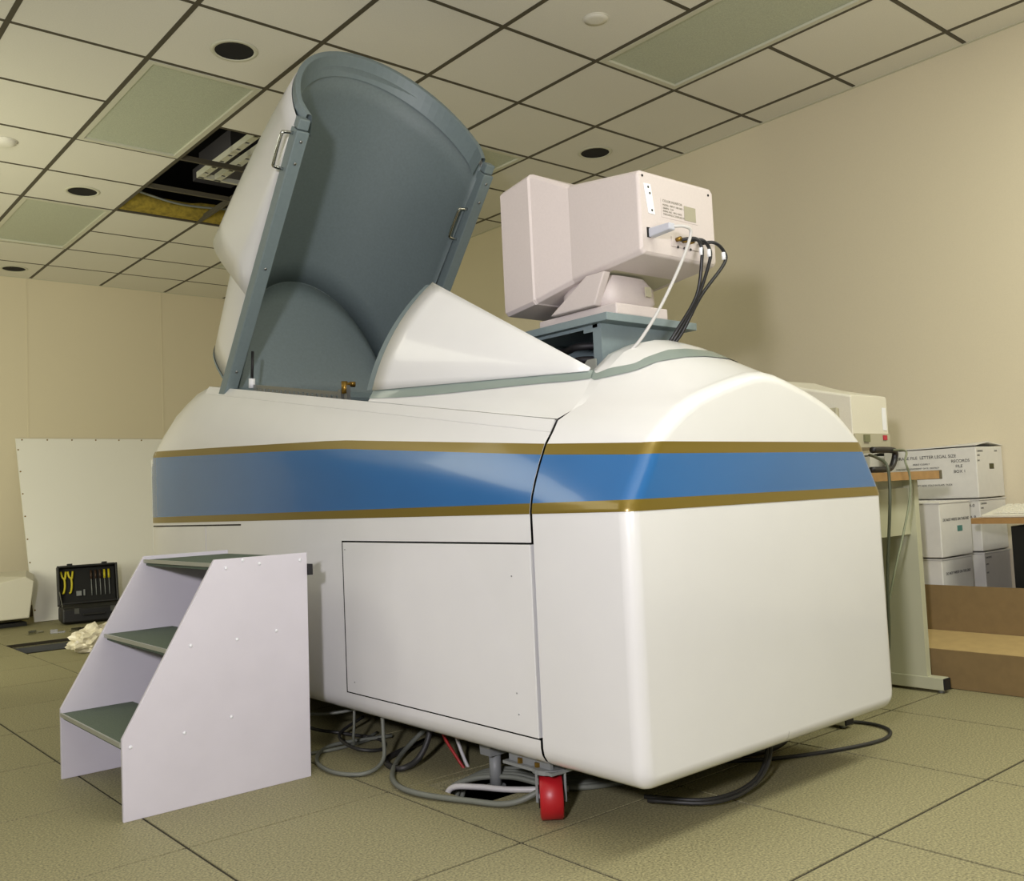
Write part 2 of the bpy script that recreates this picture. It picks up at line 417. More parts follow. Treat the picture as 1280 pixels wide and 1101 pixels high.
# rear deck and end wall
mb = MB(); rows = []
for y in [4.06, 4.2, 4.35, 4.5, 4.6, 4.67, 4.705, 4.72]:
    e = shoulder(y)[-1]; r = []
    for k in range(13):
        t = k/12; x = e[0]+.012+(2*XC-2*(e[0]+.012))*t
        r.append(Vector((x, y, e[1]+.002+.02*math.sin(math.pi*t))))
    rows.append(r)
mb.grid(rows); mb.build('rear_deck', WHITE, pod, True)
P = low(4.72)+shoulder(4.72); poly = [Vector((x, 4.72, z)) for x, z in P]+[Vector((2*XC-x, 4.72, z)) for x, z in P[::-1]]
mb = MB(); mb.prism(poly, (0, .01, 0)); mb.build('rear_wall', WHITE, pod)
# dark inner core behind the seams, underside pan
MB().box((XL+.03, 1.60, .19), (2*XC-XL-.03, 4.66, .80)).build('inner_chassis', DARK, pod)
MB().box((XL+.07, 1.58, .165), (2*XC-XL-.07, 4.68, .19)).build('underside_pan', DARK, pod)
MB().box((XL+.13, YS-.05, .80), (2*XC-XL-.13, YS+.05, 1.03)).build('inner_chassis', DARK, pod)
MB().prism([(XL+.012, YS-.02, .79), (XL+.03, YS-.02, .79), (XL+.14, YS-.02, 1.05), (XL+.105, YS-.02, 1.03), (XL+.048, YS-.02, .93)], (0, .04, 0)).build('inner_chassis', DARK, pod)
# small hatch seams at the far end below the stripe
MB().box((XL-.0012, 3.66, .797), (XL+.002, 4.66, .803)).build('hatch_seam', JOINT, pod)
MB().box((XL-.0012, 4.02, .60), (XL+.002, 4.025, .797)).build('hatch_seam', WHITEL, pod)
MB().box((2.0, 1.80, .07), (2.55, 4.35, .166)).build('chassis_shade_block', DARK, pod)  # dark gear under the pod, a block added to deepen the shade there
# access door
door = MB().box((XL-.001, 1.880, .2335), (XL+.02, 2.850, .7345)).build('access_door', WHITE, pod, bevel=.0015)
for (y, z) in ((1.96, .34), (1.955, .285), (1.96, .65), (2.835, .71), (2.80, .27)):
    MB().cyl((XL-.0025, y, z), (XL, y, z), .0022, n=8).build('screw', STEEL, door)
# --- front fairing: side + end shell
def full(y, d=0.0):
    L = low(min(y, YS))+shoulder(y)
    top = [(x, hump(x, y)) for x in XS[1:-1]]
    P = [(XC-.0005, .160)]+L+top; P = P+[(XC, hump(XC, y))]+[(2*XC-x, z) for x, z in P[::-1]]
    if d:
        n = len(P); Q = []
        for i in range(n):
            a, b = P[max(i-1, 0)], P[min(i+1, n-1)]; tx, tz = b[0]-a[0], b[1]-a[1]; l = math.hypot(tx, tz)
            Q.append((P[i][0]+tz/l*d, P[i][1]-tx/l*d))
        P = Q
    return P
r = .038
stat = [(y, 0.0) for y in (1.8655, 1.83, 1.78, 1.72, 1.66, 1.60, YN+r)]
for k in range(1, 8):
    a = k/7*math.pi/2; stat.append((YN+r-r*math.sin(a), r*(1-math.cos(a))))
mb = MB(); rows = []
for y, d in stat:
    rows.append([Vector((x, y, z)) for x, z in full(max(y, YN+r) if d else y, d)])
R = mb.grid(rows)
P = R[-1]; mb.bm.faces.new(P)      # planar end face
fair = mb.build('front_fairing', WHITE, pod, True)
fair.modifiers.new('normals', 'WEIGHTED_NORMAL').weight = 100
# hump behind the seam plane (closes towards the display stand) and its back edge
mb = MB(); rows = []
for y in (1.8655, 1.90, 1.925, 1.93):
    r_ = [Vector((x, y, hump(x, y)-(0.006 if y > 1.929 else 0))) for x in XS[1:]]
    rows.append(r_+[MIR(p) for p in r_[-2::-1]])
mb.grid(rows); mb.build('hump_lip', WHITE, pod, True)
# deck strips from the deck edge to the foot of the side wings
VA = Vector((1.95, 1.92, 1.216))
ARC_A, ARC_B, ARC_U, ARC_K = .465, .52, 1.23, .36
HG = Vector((0, 4.02, 1.416)); DCL = Vector((0, -.991, -.132)); NCL = Vector((0, -.132, .991))
def lidpt(x, u, w, d, n):
    p = HG+d*u+n*w; return Vector((x, p.y, p.z))
def arch(tdeg):
    t = math.radians(tdeg); w = ARC_B*math.sin(t)
    return lidpt(XC-ARC_A*math.cos(t), ARC_U+ARC_K*w, w, DCL, NCL)
A0 = arch(0)
for side in (0, 1):
    fm = (lambda p: MIR(p)) if side else (lambda p: p)
    mb = MB(); rows = []; rows2 = []
    for k in range(15):
        t = k/14
        base = VA.lerp(A0, t); y = base.y
        y2 = y-.02*(1-t)+.035*t
        e = Vector((shoulder(max(y2, YS+.002))[-1][0]+.003, y2, zdeck(y2)+.003))
        if t == 0: e = Vector((1.80, 1.8655, hump(1.80, 1.8655))); 
        row = []
        for q in range(7):
            s = q/6; p = e.lerp(base, s); p.z -= .013*math.sin(math.pi*s)*(1-.8*t); row.append(p)
        rows.append([fm(p) for p in row])
        e2 = row[6].lerp(row[0], .17+.6*t*t); rows2.append([fm(row[6].lerp(e2, q/3)*1.0+Vector((-.0016, 0, .0026-.013*math.sin(math.pi*(1-(.17+.6*t*t)*q/3))*(1-.8*t)))) for q in range(4)])
    mb.grid(rows); mb.build('fairing_deck', WHITE, pod, True)
    mb = MB(); mb.grid(rows2); mb.build('grey_stripe', GREYS, pod, True)
    # corner piece between the seam and the first row
    mb = MB(); y = 1.8655
    a = [Vector((x, y, hump(x, y))) for x in (1.80, 1.82, 1.85, 1.878, 1.905, 1.93, 1.95)]
    b = [VA.lerp(a[0], 1-q/6) for q in range(7)]
    e0 = Vector((1.751, 1.873, 1.068))
    for q in range(7): b[q] = Vector((1.80, 1.8655, hump(1.80, 1.8655))).lerp(VA, q/6); b[q].z -= .013*math.sin(math.pi*q/6)
    mb.grid([[fm(p) for p in a], [fm(p) for p in b]]); mb.build('fairing_deck', WHITE, pod, True)
    mb = MB(); mb.grid([[fm(e0), fm(Vector((1.80, 1.8655, hump(1.80, 1.8655))))], [fm(Vector((1.753, 1.98, zdeck(1.98)+.003))), fm(Vector((1.80, 1.90, 1.10)))]])
    mb.build('fairing_deck', WHITE, pod, True)
    # side wing (conical fairing from the canopy arch to the hump)
    mb = MB(); rows = []
    for k in range(13):
        s = k/12*.985
        rows.append([fm(arch(46*q/12).lerp(VA, s)) for q in range(13)])
    mb.grid(rows); w_ = mb.build('side_wing', WHITE, pod, True, solid=.010)
    mb = MB(); rows = []
    for q in range(13):
        p = arch(46*q/12); d = Vector((0, .991, .132)); nn = Vector((XC-p.x, 0, -(p.z-1.25))).normalized()
        rows.append([fm(p-d*.001), fm(p+d*.048), fm(p+d*.048+nn*.02), fm(p-d*.001+nn*.02)])
    mb.grid(rows); mb.build('wing_edge', GREYB, w_, False)
# grey stripe over the hump
up_ = [(0, 1.956, 1.928), (745, 1.942, 1.895), (0, 1.973, 1.822), (0, 2.003, 1.788), (0, 2.084, 1.767), (0, 2.153, 1.75), (0, 2.22, 1.735)]
dn_ = [(0, 1.932, 1.922), (745, 1.921, 1.880), (0, 1.949, 1.802), (0, 1.976, 1.766), (0, 2.061, 1.72), (0, 2.133, 1.693), (0, 2.22, 1.670)]
mb = MB(); rows = []
U = spline([(a[1], a[2], 0) for a in up_], 5); D_ = spline([(a[1], a[2], 0) for a in dn_], 5)
for a, b in zip(U, D_):
    rows.append([Vector((p.x, p.y, hump(p.x, p.y)+.003)) for p in (a.lerp(b, q/5) for q in range(6))])
rows += [[MIR(p) for p in r_] for r_ in rows[-2::-1]]
mb.grid(rows); mb.build('grey_stripe', GREYS, pod, True)
# --- blue and gold band round the pod
def ztop(y): return interp(y, [1.521, 1.87, 2.9, 4.7], [.978, 1.0, 1.087, 1.165])
def band(name, m, za, zb, off):
    """za/zb: functions of y giving lower and upper edge"""
    for part in ('body', 'front', 'right'):
        mb = MB(); rows = []
        if part in ('body', 'right'):
            for y in ys:
                r_ = []
                for q in range(7):
                    z = za(y)+(zb(y)-za(y))*q/6; r_.append(Vector((secx(y, z)-off, y, z)))
                rows.append([MIR(p) for p in r_] if part == 'right' else r_)
        else:
            L = []
            for y, d in stat:
                yy = max(y, YN+r) if d else y
                r_ = []
                for q in range(7):
                    z = za(yy)+(zb(yy)-za(yy))*q/6
                    Pq = full(yy, d)[6:19]
                    x = interp(z, [p[1] for p in Pq], [p[0] for p in Pq])
                    ph = math.asin(min(1, (YN+r-y)/r)) if d else 0
                    r_.append(Vector((x-off*math.cos(ph), y-off*math.sin(ph), z)))
                L.append(r_)
            rows = L+[[MIR(p) for p in r_] for r_ in L[::-1]]
        mb.grid(rows); mb.build(name, m, pod, True)
gw = .028
band('gold_stripe', GOLD, lambda y: .815, lambda y: .815+gw, .0016)
band('blue_stripe', BLUE, lambda y: .815+gw, lambda y: ztop(y)-gw*1.05, .0016)
band('gold_stripe', GOLD, lambda y: ztop(y)-gw*1.05, lambda y: ztop(y), .0016)
# --- cockpit well
mb = MB()
mb.box((1.775, 2.86, .80), (2.665, 4.04, .82)); mb.box((1.772, 2.84, .80), (1.778, 4.05, 1.20)); mb.box((2.662, 2.84, .80), (2.668, 4.05, 1.20))
mb.box((1.772, 2.84, .80), (2.668, 2.85, 1.20)); mb.box((1.772, 4.045, .80), (2.668, 4.05, 1.40))
mb.build('cockpit_tub', mat('cockpit_dark', '#3c3f38', 0.7), pod)
seat = MB().box((1.99, 3.30, .82), (2.45, 3.75, 1.0)).box((1.99, 3.75, .82), (2.45, 3.87, 1.15)).build('pilot_seat', BLACKP, pod, bevel=.02)
# perforated strip and latch on the left sill
mb = MB(); ya, yb = 3.10, 3.86
for k in range(20):
    y = ya+(yb-ya)*k/20; z = zdeck(y)
    mb.hexa([(1.80, y+.006, z-.01), (1.803, y+.006, z-.01), (1.803, y+.032, z-.006), (1.80, y+.032, z-.006),
             (1.80, y+.006, z+.012), (1.803, y+.006, z+.012), (1.803, y+.032, z+.016), (1.80, y+.032, z+.016)])
for dz in (-.028, .012):
    mb.hexa([(1.80, ya, zdeck(ya)+dz), (1.804, ya, zdeck(ya)+dz), (1.804, yb, zdeck(yb)+dz), (1.80, yb, zdeck(yb)+dz),
             (1.80, ya, zdeck(ya)+dz+.014), (1.804, ya, zdeck(ya)+dz+.014), (1.804, yb, zdeck(yb)+dz+.014), (1.80, yb, zdeck(yb)+dz+.014)])
mb.build('perforated_strip', STEEL, pod)
zz = zdeck(3.07)
MB().box((1.79, 3.045, zz-.06), (1.805, 3.065, zz+.05)).box((1.79, 3.09, zz-.06), (1.805, 3.11, zz+.04)).build('latch_post', STEEL, pod)
MB().cyl((1.785, 3.055, zz+.055), (1.84, 3.075, zz+.055), .008).cyl((1.79, 3.06, zz+.02), (1.79, 3.06, zz+.065), .012).cyl((1.83, 3.07, zz+.05), (1.83, 3.07, zz+.066), .012).build('latch_knob', BRASS, pod, True)
# --- raised lid
DO = Vector((0, -.622, .783)); NO = Vector((0, .783, .622))
LP = lambda x, u, w: lidpt(x, u, w, DO, NO)
def ring(A, B, u0, k, e=2.0, n=41, u_in=None, neck=0.0):
    out = []
    for q in range(n):
        t = math.pi*q/(n-1); c, s = math.cos(t), math.sin(t)
        x = A*math.copysign(abs(c)**(2/e), c); w = B*abs(s)**(2/e)
        x *= 1-neck*math.exp(-(w/.05)**2)
        out.append(LP(XC-x, u0+k*w, w))
    return out
mb = MB()
rows = []
for k in range(9):
    t = k/8
    rows.append(ring(.478+.008*t, .528+(.74-.528)*t, 1.215+(.44-1.215)*t, .36*(1-t), 2+2.2*t))
mb.grid(rows); lid = mb.build('lid', WHITE, pod, True, solid=.004)
mb = MB(); rows = []
for k in range(6):
    t = k/5; rows.append(ring(.455, .58-.06*t, .5-.5*t, .0, 3.2-.2*t))
mb.grid(rows); mb.build('lid_tail', WHITE, lid, True, solid=.004)
mb = MB(); mb.grid([ring(.458, .523, .0, 0, 3.0), ring(.458, .523, -.012, 0, 3.0), ring(.44, .505, -.012, 0, 3.0)]); mb.build('tail_edge', GREYB, lid)
# liner from the rim to the sloping end wall
ARCW = ring(.411, .517, -.048, .696)
mb = MB(); R1 = ring(.450, .492, 1.205, .36, neck=.02); rows = []
for k in range(9):
    t = k/8; rows.append([a.lerp(b, t) for a, b in zip(R1, ARCW)])
mb.grid(rows); mb.build('liner', GREYD, lid, True, solid=.003)
mb = MB(); base = [LP(XC-.411+.822*q/40, -.045, .0) for q in range(41)]; rows = []
for k in range(7):
    t = k/6; rows.append([a.lerp(b, t) for a, b in zip(ARCW, base)])
mb.grid(rows); mb.build('end_wall', GREYD, lid, True, solid=.003)
mb = MB(); mb.tube(ARCW[1:-1], .004, 6, 1); mb.build('end_seam', GREYB, lid, True)
# rim
ro = ring(.472, .530, 1.215, .36, neck=.045); ri = ring(.440, .496, 1.215, .36, neck=.05)
ro2 = [p+DO*.035 for p in ring(.468, .524, 1.215, .36, neck=.045)]; ri2 = [p+DO*.035 for p in ring(.446, .500, 1.215, .36, neck=.045)]
ri3 = [p-DO*.05 for p in ring(.430, .486, 1.215, .36, neck=.05)]
mb = MB(); mb.grid([ro, ro2, ri2, ri, ri3]); mb.build('rim', GREYB, lid, False, bevel=.003)
# rails, end frame
for sgn in (-1, 1):
    xa, xb = XC+sgn*.437, XC+sgn*.492
    x0, x1 = min(xa, xb), max(xa, xb)
    def rail_box(u0, u1, w0, w1, xx0=x0, xx1=x1):
        return [LP(xx0, u0, w0), LP(xx1, u0, w0), LP(xx1, u1, w0), LP(xx0, u1, w0), LP(xx0, u0, w1), LP(xx1, u0, w1), LP(xx1, u1, w1), LP(xx0, u1, w1)]
    rl = MB().hexa(rail_box(-.06, 1.19, -.045, .012)).build('rail', GREYB, lid, bevel=.004)
    MB().hexa(rail_box(1.193, 1.235, -.035, .006, x0+.004, x1-.004)).build('rail_cap', GREYB, rl, bevel=.004)
    for u in (1.15, 1.06, .6, .1):
        p = LP((x0+x1)/2, u, -.046); MB().cyl(p, p-NO*.002, .006, n=10).build('screw', STEEL, rl, True)
    # handles: outside on the left rail, inside on the right rail
    hx = x0-.0 if sgn < 0 else x0
    u0, u1 = (1.02, 1.17) if sgn < 0 else (.86, 1.01)
    ox = -.045
    wy = -.015
    pts = [LP(hx+.005, u0, wy), LP(hx+ox*.8, u0+.004, wy), LP(hx+ox, u0+.02, wy), LP(hx+ox, u1-.02, wy), LP(hx+ox*.8, u1-.004, wy), LP(hx+.005, u1, wy)]
    MB().tube(pts, .007, 8, 3).build('handle', CHROME, lid, True)
MB().hexa([LP(XC-.49, -.06, -.04), LP(XC+.49, -.06, -.04), LP(XC+.49, -.01, -.04), LP(XC-.49, -.01, -.04),
           LP(XC-.49, -.06, .01), LP(XC+.49, -.06, .01), LP(XC+.49, -.01, .01), LP(XC-.49, -.01, .01)]).build('hinge_bar', GREYB, lid)
MB().hexa([LP(XC+.372, .03, .05), LP(XC+.376, .03, .05), LP(XC+.376, .2, .13), LP(XC+.372, .2, .13),
           LP(XC+.372, .06, .02), LP(XC+.376, .06, .02), LP(XC+.376, .23, .10), LP(XC+.372, .23, .10)]).build('bracket', STEEL, lid)
# gas strut by the left rail
s0, s1 = Vector((1.80, 3.87, zdeck(3.87)+.01)), LP(1.80, .21, -.05)
MB().cyl(s0.lerp(s1, .22), s1, .006).build('lid_strut', RUBBER, lid, True)
MB().cyl(s0, s0.lerp(s1, .26), .014).build('strut_body', STICKW, lid, True)
# --- running gear below the pod
CR = Matrix.Rotation(math.radians(-40), 4, 'Z')
cw = Vector((1.715, 1.93, 0)); ax = (CR @ Vector((1, 0, 0)))
R_w = .060; wl = MB(); n = 32
rows = []
for a_, rr in ((-.031, R_w-.006), (-.027, R_w), (.027, R_w), (.031, R_w-.006), (.031, .03)):
    ff = CR @ Vector((0, 1, 0)); rows.append([cw+Vector((0, 0, R_w))+ax*a_+ff*(rr*math.cos(2*math.pi*k/n))+Vector((0, 0, rr*math.sin(2*math.pi*k/n))) for k in range(n)])
rows.insert(0, [cw+Vector((0, 0, R_w))+ax*-.031+ff*(.03*math.cos(2*math.pi*k/n))+Vector((0, 0, .03*math.sin(2*math.pi*k/n))) for k in range(n)])
wl.grid(rows, True); castr = wl.build('caster_wheel', RED, pod, True)
hc = cw+Vector((0, 0, R_w)); MB().cyl(hc-ax*.034, hc+ax*.034, .03).build('hub', BLACKP, castr)
mb = MB()
for s_ in (-1, 1):
    c0 = hc+ax*(.038*s_); ff = CR @ Vector((0, 1, 0)); v = []
    for zz_, hw in ((-.012, .014), (.075, .03)):
        for a_, b_ in ((-.003, -1), (.003, -1), (.003, 1), (-.003, 1)):
            v.append(c0+ax*a_+ff*(hw*b_)+Vector((0, 0, zz_)))
    mb.hexa(v)
mb.cyl(hc+Vector((0, 0, .066)), hc+Vector((0, 0, .078)), .048, n=20); mb.build('fork', GREYM, castr)
mb = MB(); mb.box((1.675, 1.88, .128), (1.80, 2.08, .136)); mb.box((1.69, 1.90, .136), (1.70, 2.07, .165)); mb.build('caster_plate', GREYM, pod)
for yy in (1.95, 2.02):
    MB().cyl((1.688, yy, .136), (1.688, yy, .15), .008, n=6).build('bolt', BRASS, pod)
MB().cyl((1.79, 2.26, .004), (1.79, 2.26, .10), .018).build('levelling_foot', GREYM, pod, True)
MB().prism([(1.755, 2.235, .10), (1.825, 2.235, .10), (1.83, 2.235, .17), (1.75, 2.235, .17)], (0, .05, 0)).build('foot_bracket', GREYM, pod)
MB().cyl((1.79, 2.26, 0), (1.79, 2.26, .006), .03).build('foot_pad', GREYM, pod)
for (x, y) in ((2.62, 1.92), (1.80, 4.4), (2.62, 4.4)):
    w2 = MB().cyl((x-.03, y, .06), (x+.03, y, .06), .06, n=24).build('caster_wheel', RED, pod, False)
    MB().box((x-.045, y-.03, .06), (x-.035, y+.03, .155)).build('fork_arm', GREYM, w2)
    MB().box((x+.035, y-.03, .06), (x+.045, y+.03, .155)).build('fork_arm', GREYM, w2)
    MB().box((x-.045, y-.03, .155), (x+.045, y+.03, .166)).build('fork_plate', GREYM, w2)

# ------------------------------------------------------------------ display stand and monitor on the pod
st = thing('display_stand', 'blue-grey box stand under the large monitor, open with dark wiring inside', 'stand', (2.24, 2.15, 1.2))
MB().box((2.03, 1.935, 1.376), (2.452, 2.42, 1.400)).build('top_plate', GREYB, st, bevel=.002)
MB().box((2.055, 1.985, 1.06), (2.415, 1.995, 1.376)).build('front_panel', GREYB, st)
MB().box((2.405, 1.985, 1.06), (2.415, 2.40, 1.376)).build('side_panel', GREYB, st)
MB().box((2.055, 2.37, 1.06), (2.415, 2.38, 1.376)).build('back_panel', GREYB, st)
MB().box((2.055, 1.995, 1.22), (2.060, 2.02, 1.376)).box((2.055, 2.0, 1.366), (2.060, 2.38, 1.376)).box((2.055, 2.02, 1.355), (2.060, 2.06, 1.366)).build('side_flange', GREYB, st)
MB().box((2.06, 1.995, 1.06), (2.40, 2.37, 1.10)).build('floor_pan', DARK, st)
MB().prism([(2.045, 2.06, 1.14), (2.045, 2.06, 1.255), (2.045, 2.04, 1.27), (2.045, 2.005, 1.27), (2.045, 2.005, 1.14)], (.006, 0, 0)).build('angle_bracket', ALU, st)
for k in range(5):
    zb = 1.125+.052*k
    tag(MB().tube([(2.10+.02*k, 2.03, zb-.008), (2.09, 2.12, zb+.01*math.sin(k)), (2.12, 2.22, zb-.008), (2.10, 2.33, zb+.008)], .012).build('wire_bundle', RUBBER, None, True, origin=(2.1, 2.15, 1.15)), ['lowest black wire bundle inside the open blue-grey stand', 'second lowest black wire bundle inside the open stand', 'middle black wire bundle inside the open blue-grey stand', 'second highest black wire bundle inside the open stand', 'highest black wire bundle under the plate of the open stand'][k], 'wire', 'wire bundles inside the stand')
mon = thing('computer_monitor', 'large beige tube monitor on the blue-grey stand, seen from behind', 'monitor', (2.26, 2.1, 1.4))
def loop(xa, xb, za, zb, y, c=.012, tilt=0):
    return [Vector(p) for p in ((xa, y, za+c), (xa, y+tilt, zb-c), (xa+c, y+tilt, zb), (xb-c, y+tilt, zb), (xb, y+tilt, zb-c), (xb, y, za+c), (xb-c, y, za), (xa+c, y, za))]
mb = MB()
L = [loop(2.094, 2.436, 1.570, 1.808, 1.832), loop(2.086, 2.442, 1.561, 1.814, 1.838), loop(2.080, 2.450, 1.530, 1.848, 2.125, .012)]
R = mb.grid(L, True); mb.bm.faces.new(R[0]); mb.build('rear_housing', BEIGE, mon, bevel=.004)
mb = MB()
L = [loop(2.080, 2.450, 1.530, 1.848, 2.123), loop(2.038, 2.492, 1.487, 1.915, 2.255), loop(2.032, 2.498, 1.482, 1.915, 2.262), loop(2.030, 2.500, 1.466, 1.892, 2.40), loop(2.034, 2.496, 1.470, 1.888, 2.405), loop(2.07, 2.46, 1.51, 1.85, 2.405)]
R = mb.grid(L, True); bz = mb.build('front_bezel', BEIGE, mon, bevel=.003)
mb = MB(); rows = []
for a in range(9):
    rows.append([Vector((2.07+.39*a/8, 2.40+.012*(1-((a-4)/4)**2)*(1-((b-4)/4)**2)-.004, 1.51+.34*b/8)) for b in range(9)])
mb.grid(rows); mb.build('screen', GLASS, mon, True)
# tilt-swivel foot
mb = MB()
L = [[Vector(p) for p in ((2.085, 1.945, 1.401), (2.32, 1.945, 1.401), (2.36, 1.98, 1.401), (2.36, 2.30, 1.401), (2.09, 2.30, 1.401))],
     [Vector(p) for p in ((2.085, 1.945, 1.436), (2.32, 1.945, 1.436), (2.36, 1.98, 1.436), (2.36, 2.30, 1.436), (2.09, 2.30, 1.436))]]
R = mb.grid(L, True); mb.bm.faces.new(R[1]); mb.bm.faces.new(R[0]); mb.build('swivel_base', BEIGE, mon, bevel=.004)
mb = MB(); rows = []
for zq, s in ((1.436, .9), (1.455, 1.0), (1.50, .98), (1.535, .8)):
    rows.append([Vector((2.205+.118*s*math.copysign(abs(math.cos(a))**.45, math.cos(a)), 2.09+.125*s*math.copysign(abs(math.sin(a))**.45, math.sin(a)), zq)) for a in [2*math.pi*k/28 for k in range(28)]])
mb.grid(rows, True); mb.build('tilt_neck', BEIGE, mon, True)
MB().prism([(2.066, 2.02, 1.438), (2.066, 2.22, 1.438), (2.066, 2.05, 1.535), (2.066, 1.97, 1.535)], (.03, 0, 0)).build('tilt_arm', BEIGE, mon, bevel=.004)
MB().box((2.225, 1.946, 1.468), (2.25, 1.952, 1.498)).build('tilt_button', BEIGED, mon)
MB().hexa([(2.12, 1.86, 1.562), (2.41, 1.86, 1.562), (2.41, 2.08, 1.532), (2.12, 2.08, 1.532), (2.12, 1.86, 1.566), (2.41, 1.86, 1.566), (2.41, 2.08, 1.536), (2.12, 2.08, 1.536)]).build('bottom_vent', BEIGED, mon)
yl = 1.8305
stk = MB().prism([(2.108, yl, 1.775), (2.139, yl, 1.776), (2.153, yl, 1.686), (2.124, yl, 1.686)], (0, .001, 0)).build('warning_sticker', STICKW, mon)
for (x, z) in ((2.128, 1.766), (2.134, 1.748), (2.140, 1.697)):
    MB().cyl((x, yl-.0005, z), (x, yl+.0005, z), .004, n=10).build('printed_mark', TEXTM, stk)
MB().box((2.183, yl+.0005, 1.684), (2.356, yl+.0015, 1.742)).build('rating_plate', BEIGE, mon)
PRN = mat('grey_print', '#7a7768', .7)
text('printed_line', 'COLOR MONITOR', .011, (2.19, yl, 1.732), FACE_Y, PRN, mon)
for k, s in enumerate(('MODEL  INPUT 100-240V ~', '50/60Hz  2.2A', 'SERIAL NO.  MFG DATE', 'THIS DEVICE COMPLIES WITH')):
    text('printed_line', s, .0085, (2.19, yl, 1.720-.0095*k), FACE_Y, PRN, mon)
MB().box((2.29, yl-.0005, 1.69), (2.345, yl+.0005, 1.735)).build('approval_panel', mat('print_block', '#9a9580', .7), mon)
for (x, z) in ((2.105, 1.797), (2.415, 1.79)):
    MB().cyl((x, yl, z), (x, yl+.003, z), .004, n=8).build('screw', DARK, mon)
MB().box((2.113, yl-.001, 1.612), (2.127, yl+.002, 1.642)).build('power_inlet', DARK, mon)
MB().box((2.222, yl-.001, 1.600), (2.375, yl+.003, 1.630)).build('connector_recess', BEIGE, mon)
for k in range(3):
    x = 2.245+.03*k; MB().cyl((x, yl-.018, 1.622), (x, yl, 1.622), .007, n=10).build('video_socket', BRASS, mon, True)
    MB().cyl((x+.004, yl-.003, 1.600), (x+.004, yl, 1.600), .004, n=8).build('switch', TEXTM, mon)
t = thing('power_cord', 'white power cord hanging from the back of the large monitor', 'cord', (2.2, 1.8, 1.35))
MB().hexa([(2.118, 1.75, 1.617), (2.145, 1.75, 1.617), (2.145, 1.832, 1.612), (2.118, 1.832, 1.612), (2.118, 1.75, 1.638), (2.145, 1.75, 1.638), (2.145, 1.832, 1.64), (2.118, 1.832, 1.64)]).build('plug', mat('plug_grey', '#b4b6c0', .5), t, bevel=.004)
MB().tube([(2.132, 1.76, 1.628), (2.17, 1.735, 1.628), (2.195, 1.735, 1.61), (2.17, 1.76, 1.52), (2.12, 1.80, 1.40), (2.075, 1.84, 1.31), (2.05, 1.87, 1.27)], .005).build('cord', WHITEC, t, True)
for k, (x, dx, lab) in enumerate(((2.275, 0, 'left'), (2.305, .008, 'right'), (2.365, .02, 'single'))):
    t = thing('video_cable', ['black video cable plugged beside the white power cord of the monitor', 'black video cable in the middle behind the large monitor', 'black video cable plugged in at the far right of the monitor'][k], 'cable', (x, 1.8, 1.35), group='black video cables behind the monitor')
    MB().tube([(x-.02, 1.825, 1.622), (x+.01, 1.79, 1.622), (x+.03+dx, 1.785, 1.60), (x+.03+dx, 1.785, 1.56), (2.30+dx, 1.81, 1.45), (2.245+dx*.5+.01*k, 1.855, 1.34), (2.23+.008*k, 1.89, 1.29)], .0055).build('cable', BLACKC, t, True)
    MB().cyl((x+.03+dx, 1.785, 1.572), (x+.029+dx, 1.7855, 1.595), .0062).build('label_wrap', STICKW, t, True)

# ------------------------------------------------------------------ steps
sp = thing('step_stool', 'white three-step staircase with green treads standing beside the pod', 'steps', (1.18, 3.1, 0))
prof = [(.882, 0), (1.466, 0), (1.476, .713), (1.165, .713), (.882, .229)]
for y in (2.80, 3.418):
    o = MB().prism([(x, y, z) for x, z in prof], (0, .013, 0)).build('side_board', WHITEL, sp, bevel=.0015)
    if y < 3:
        for (x, z) in ((.905, .205), (1.06, .215), (1.205, .235), (1.085, .465), (1.23, .465), (1.36, .475), (1.20, .685), (1.31, .69), (1.45, .69), (1.255, .705)):
            MB().sphere((x, y-.001, z), .0055, (1, .5, 1), 8, 5).build('screw', STICKW, o, True)
for (xa, xb, z) in ((.886, 1.115, .215), (1.03, 1.26, .457), (1.168, 1.470, .700)):
    tr = MB().box((xa, 2.814, z-.012), (xb, 3.417, z)).build('tread', TREAD, sp)
    MB().box((xa-.006, 2.814, z-.010), (xa, 3.417, z+.002)).build('nosing', ALU, tr)
    MB().box((xa+.004, 2.814, z-.020), (xb, 3.417, z-.012)).build('underside', TREAD, tr)
MB().box((1.455, 2.813, .05), (1.467, 3.418, .68)).build('back_board', WHITEL, sp)
MB().box((1.476, 2.79, .64), (1.490, 2.83, .675)).build('bumper', RUBBER, sp)

# ------------------------------------------------------------------ cables on the floor under the pod
def cable(label, m, r, pts, name='floor_cable', grp='cables on the floor under the pod'):
    p = Vector(pts[len(pts)//2])
    o = MB().tube(pts, r).build(name, m, None, True, origin=(p.x, p.y, 0)); tag(o, label, 'cable', grp); return o
cable('pale grey cable looping out on the floor in front of the red caster', GREYC, .0085, [(1.95, 2.75, .12), (1.80, 2.75, .03), (1.66, 2.62, .012), (1.58, 2.48, .012), (1.575, 2.35, .012), (1.63, 2.20, .012), (1.69, 2.08, .014), (1.76, 2.02, .05), (1.84, 2.02, .10)])
cable('grey cable hanging in a round loop beside the steps', GREYC, .0068, [(1.70, 2.74, .19), (1.69, 2.72, .10), (1.66, 2.68, .03), (1.58, 2.66, .010), (1.52, 2.75, .010), (1.55, 2.92, .010), (1.68, 3.05, .012), (1.9, 3.0, .012)])
cable('dark cable arching down behind the pale grey loop', DGREYC, .010, [(1.80, 2.62, .18), (1.79, 2.60, .10), (1.74, 2.60, .03), (1.68, 2.62, .011), (1.72, 2.75, .011), (1.95, 2.85, .011)])
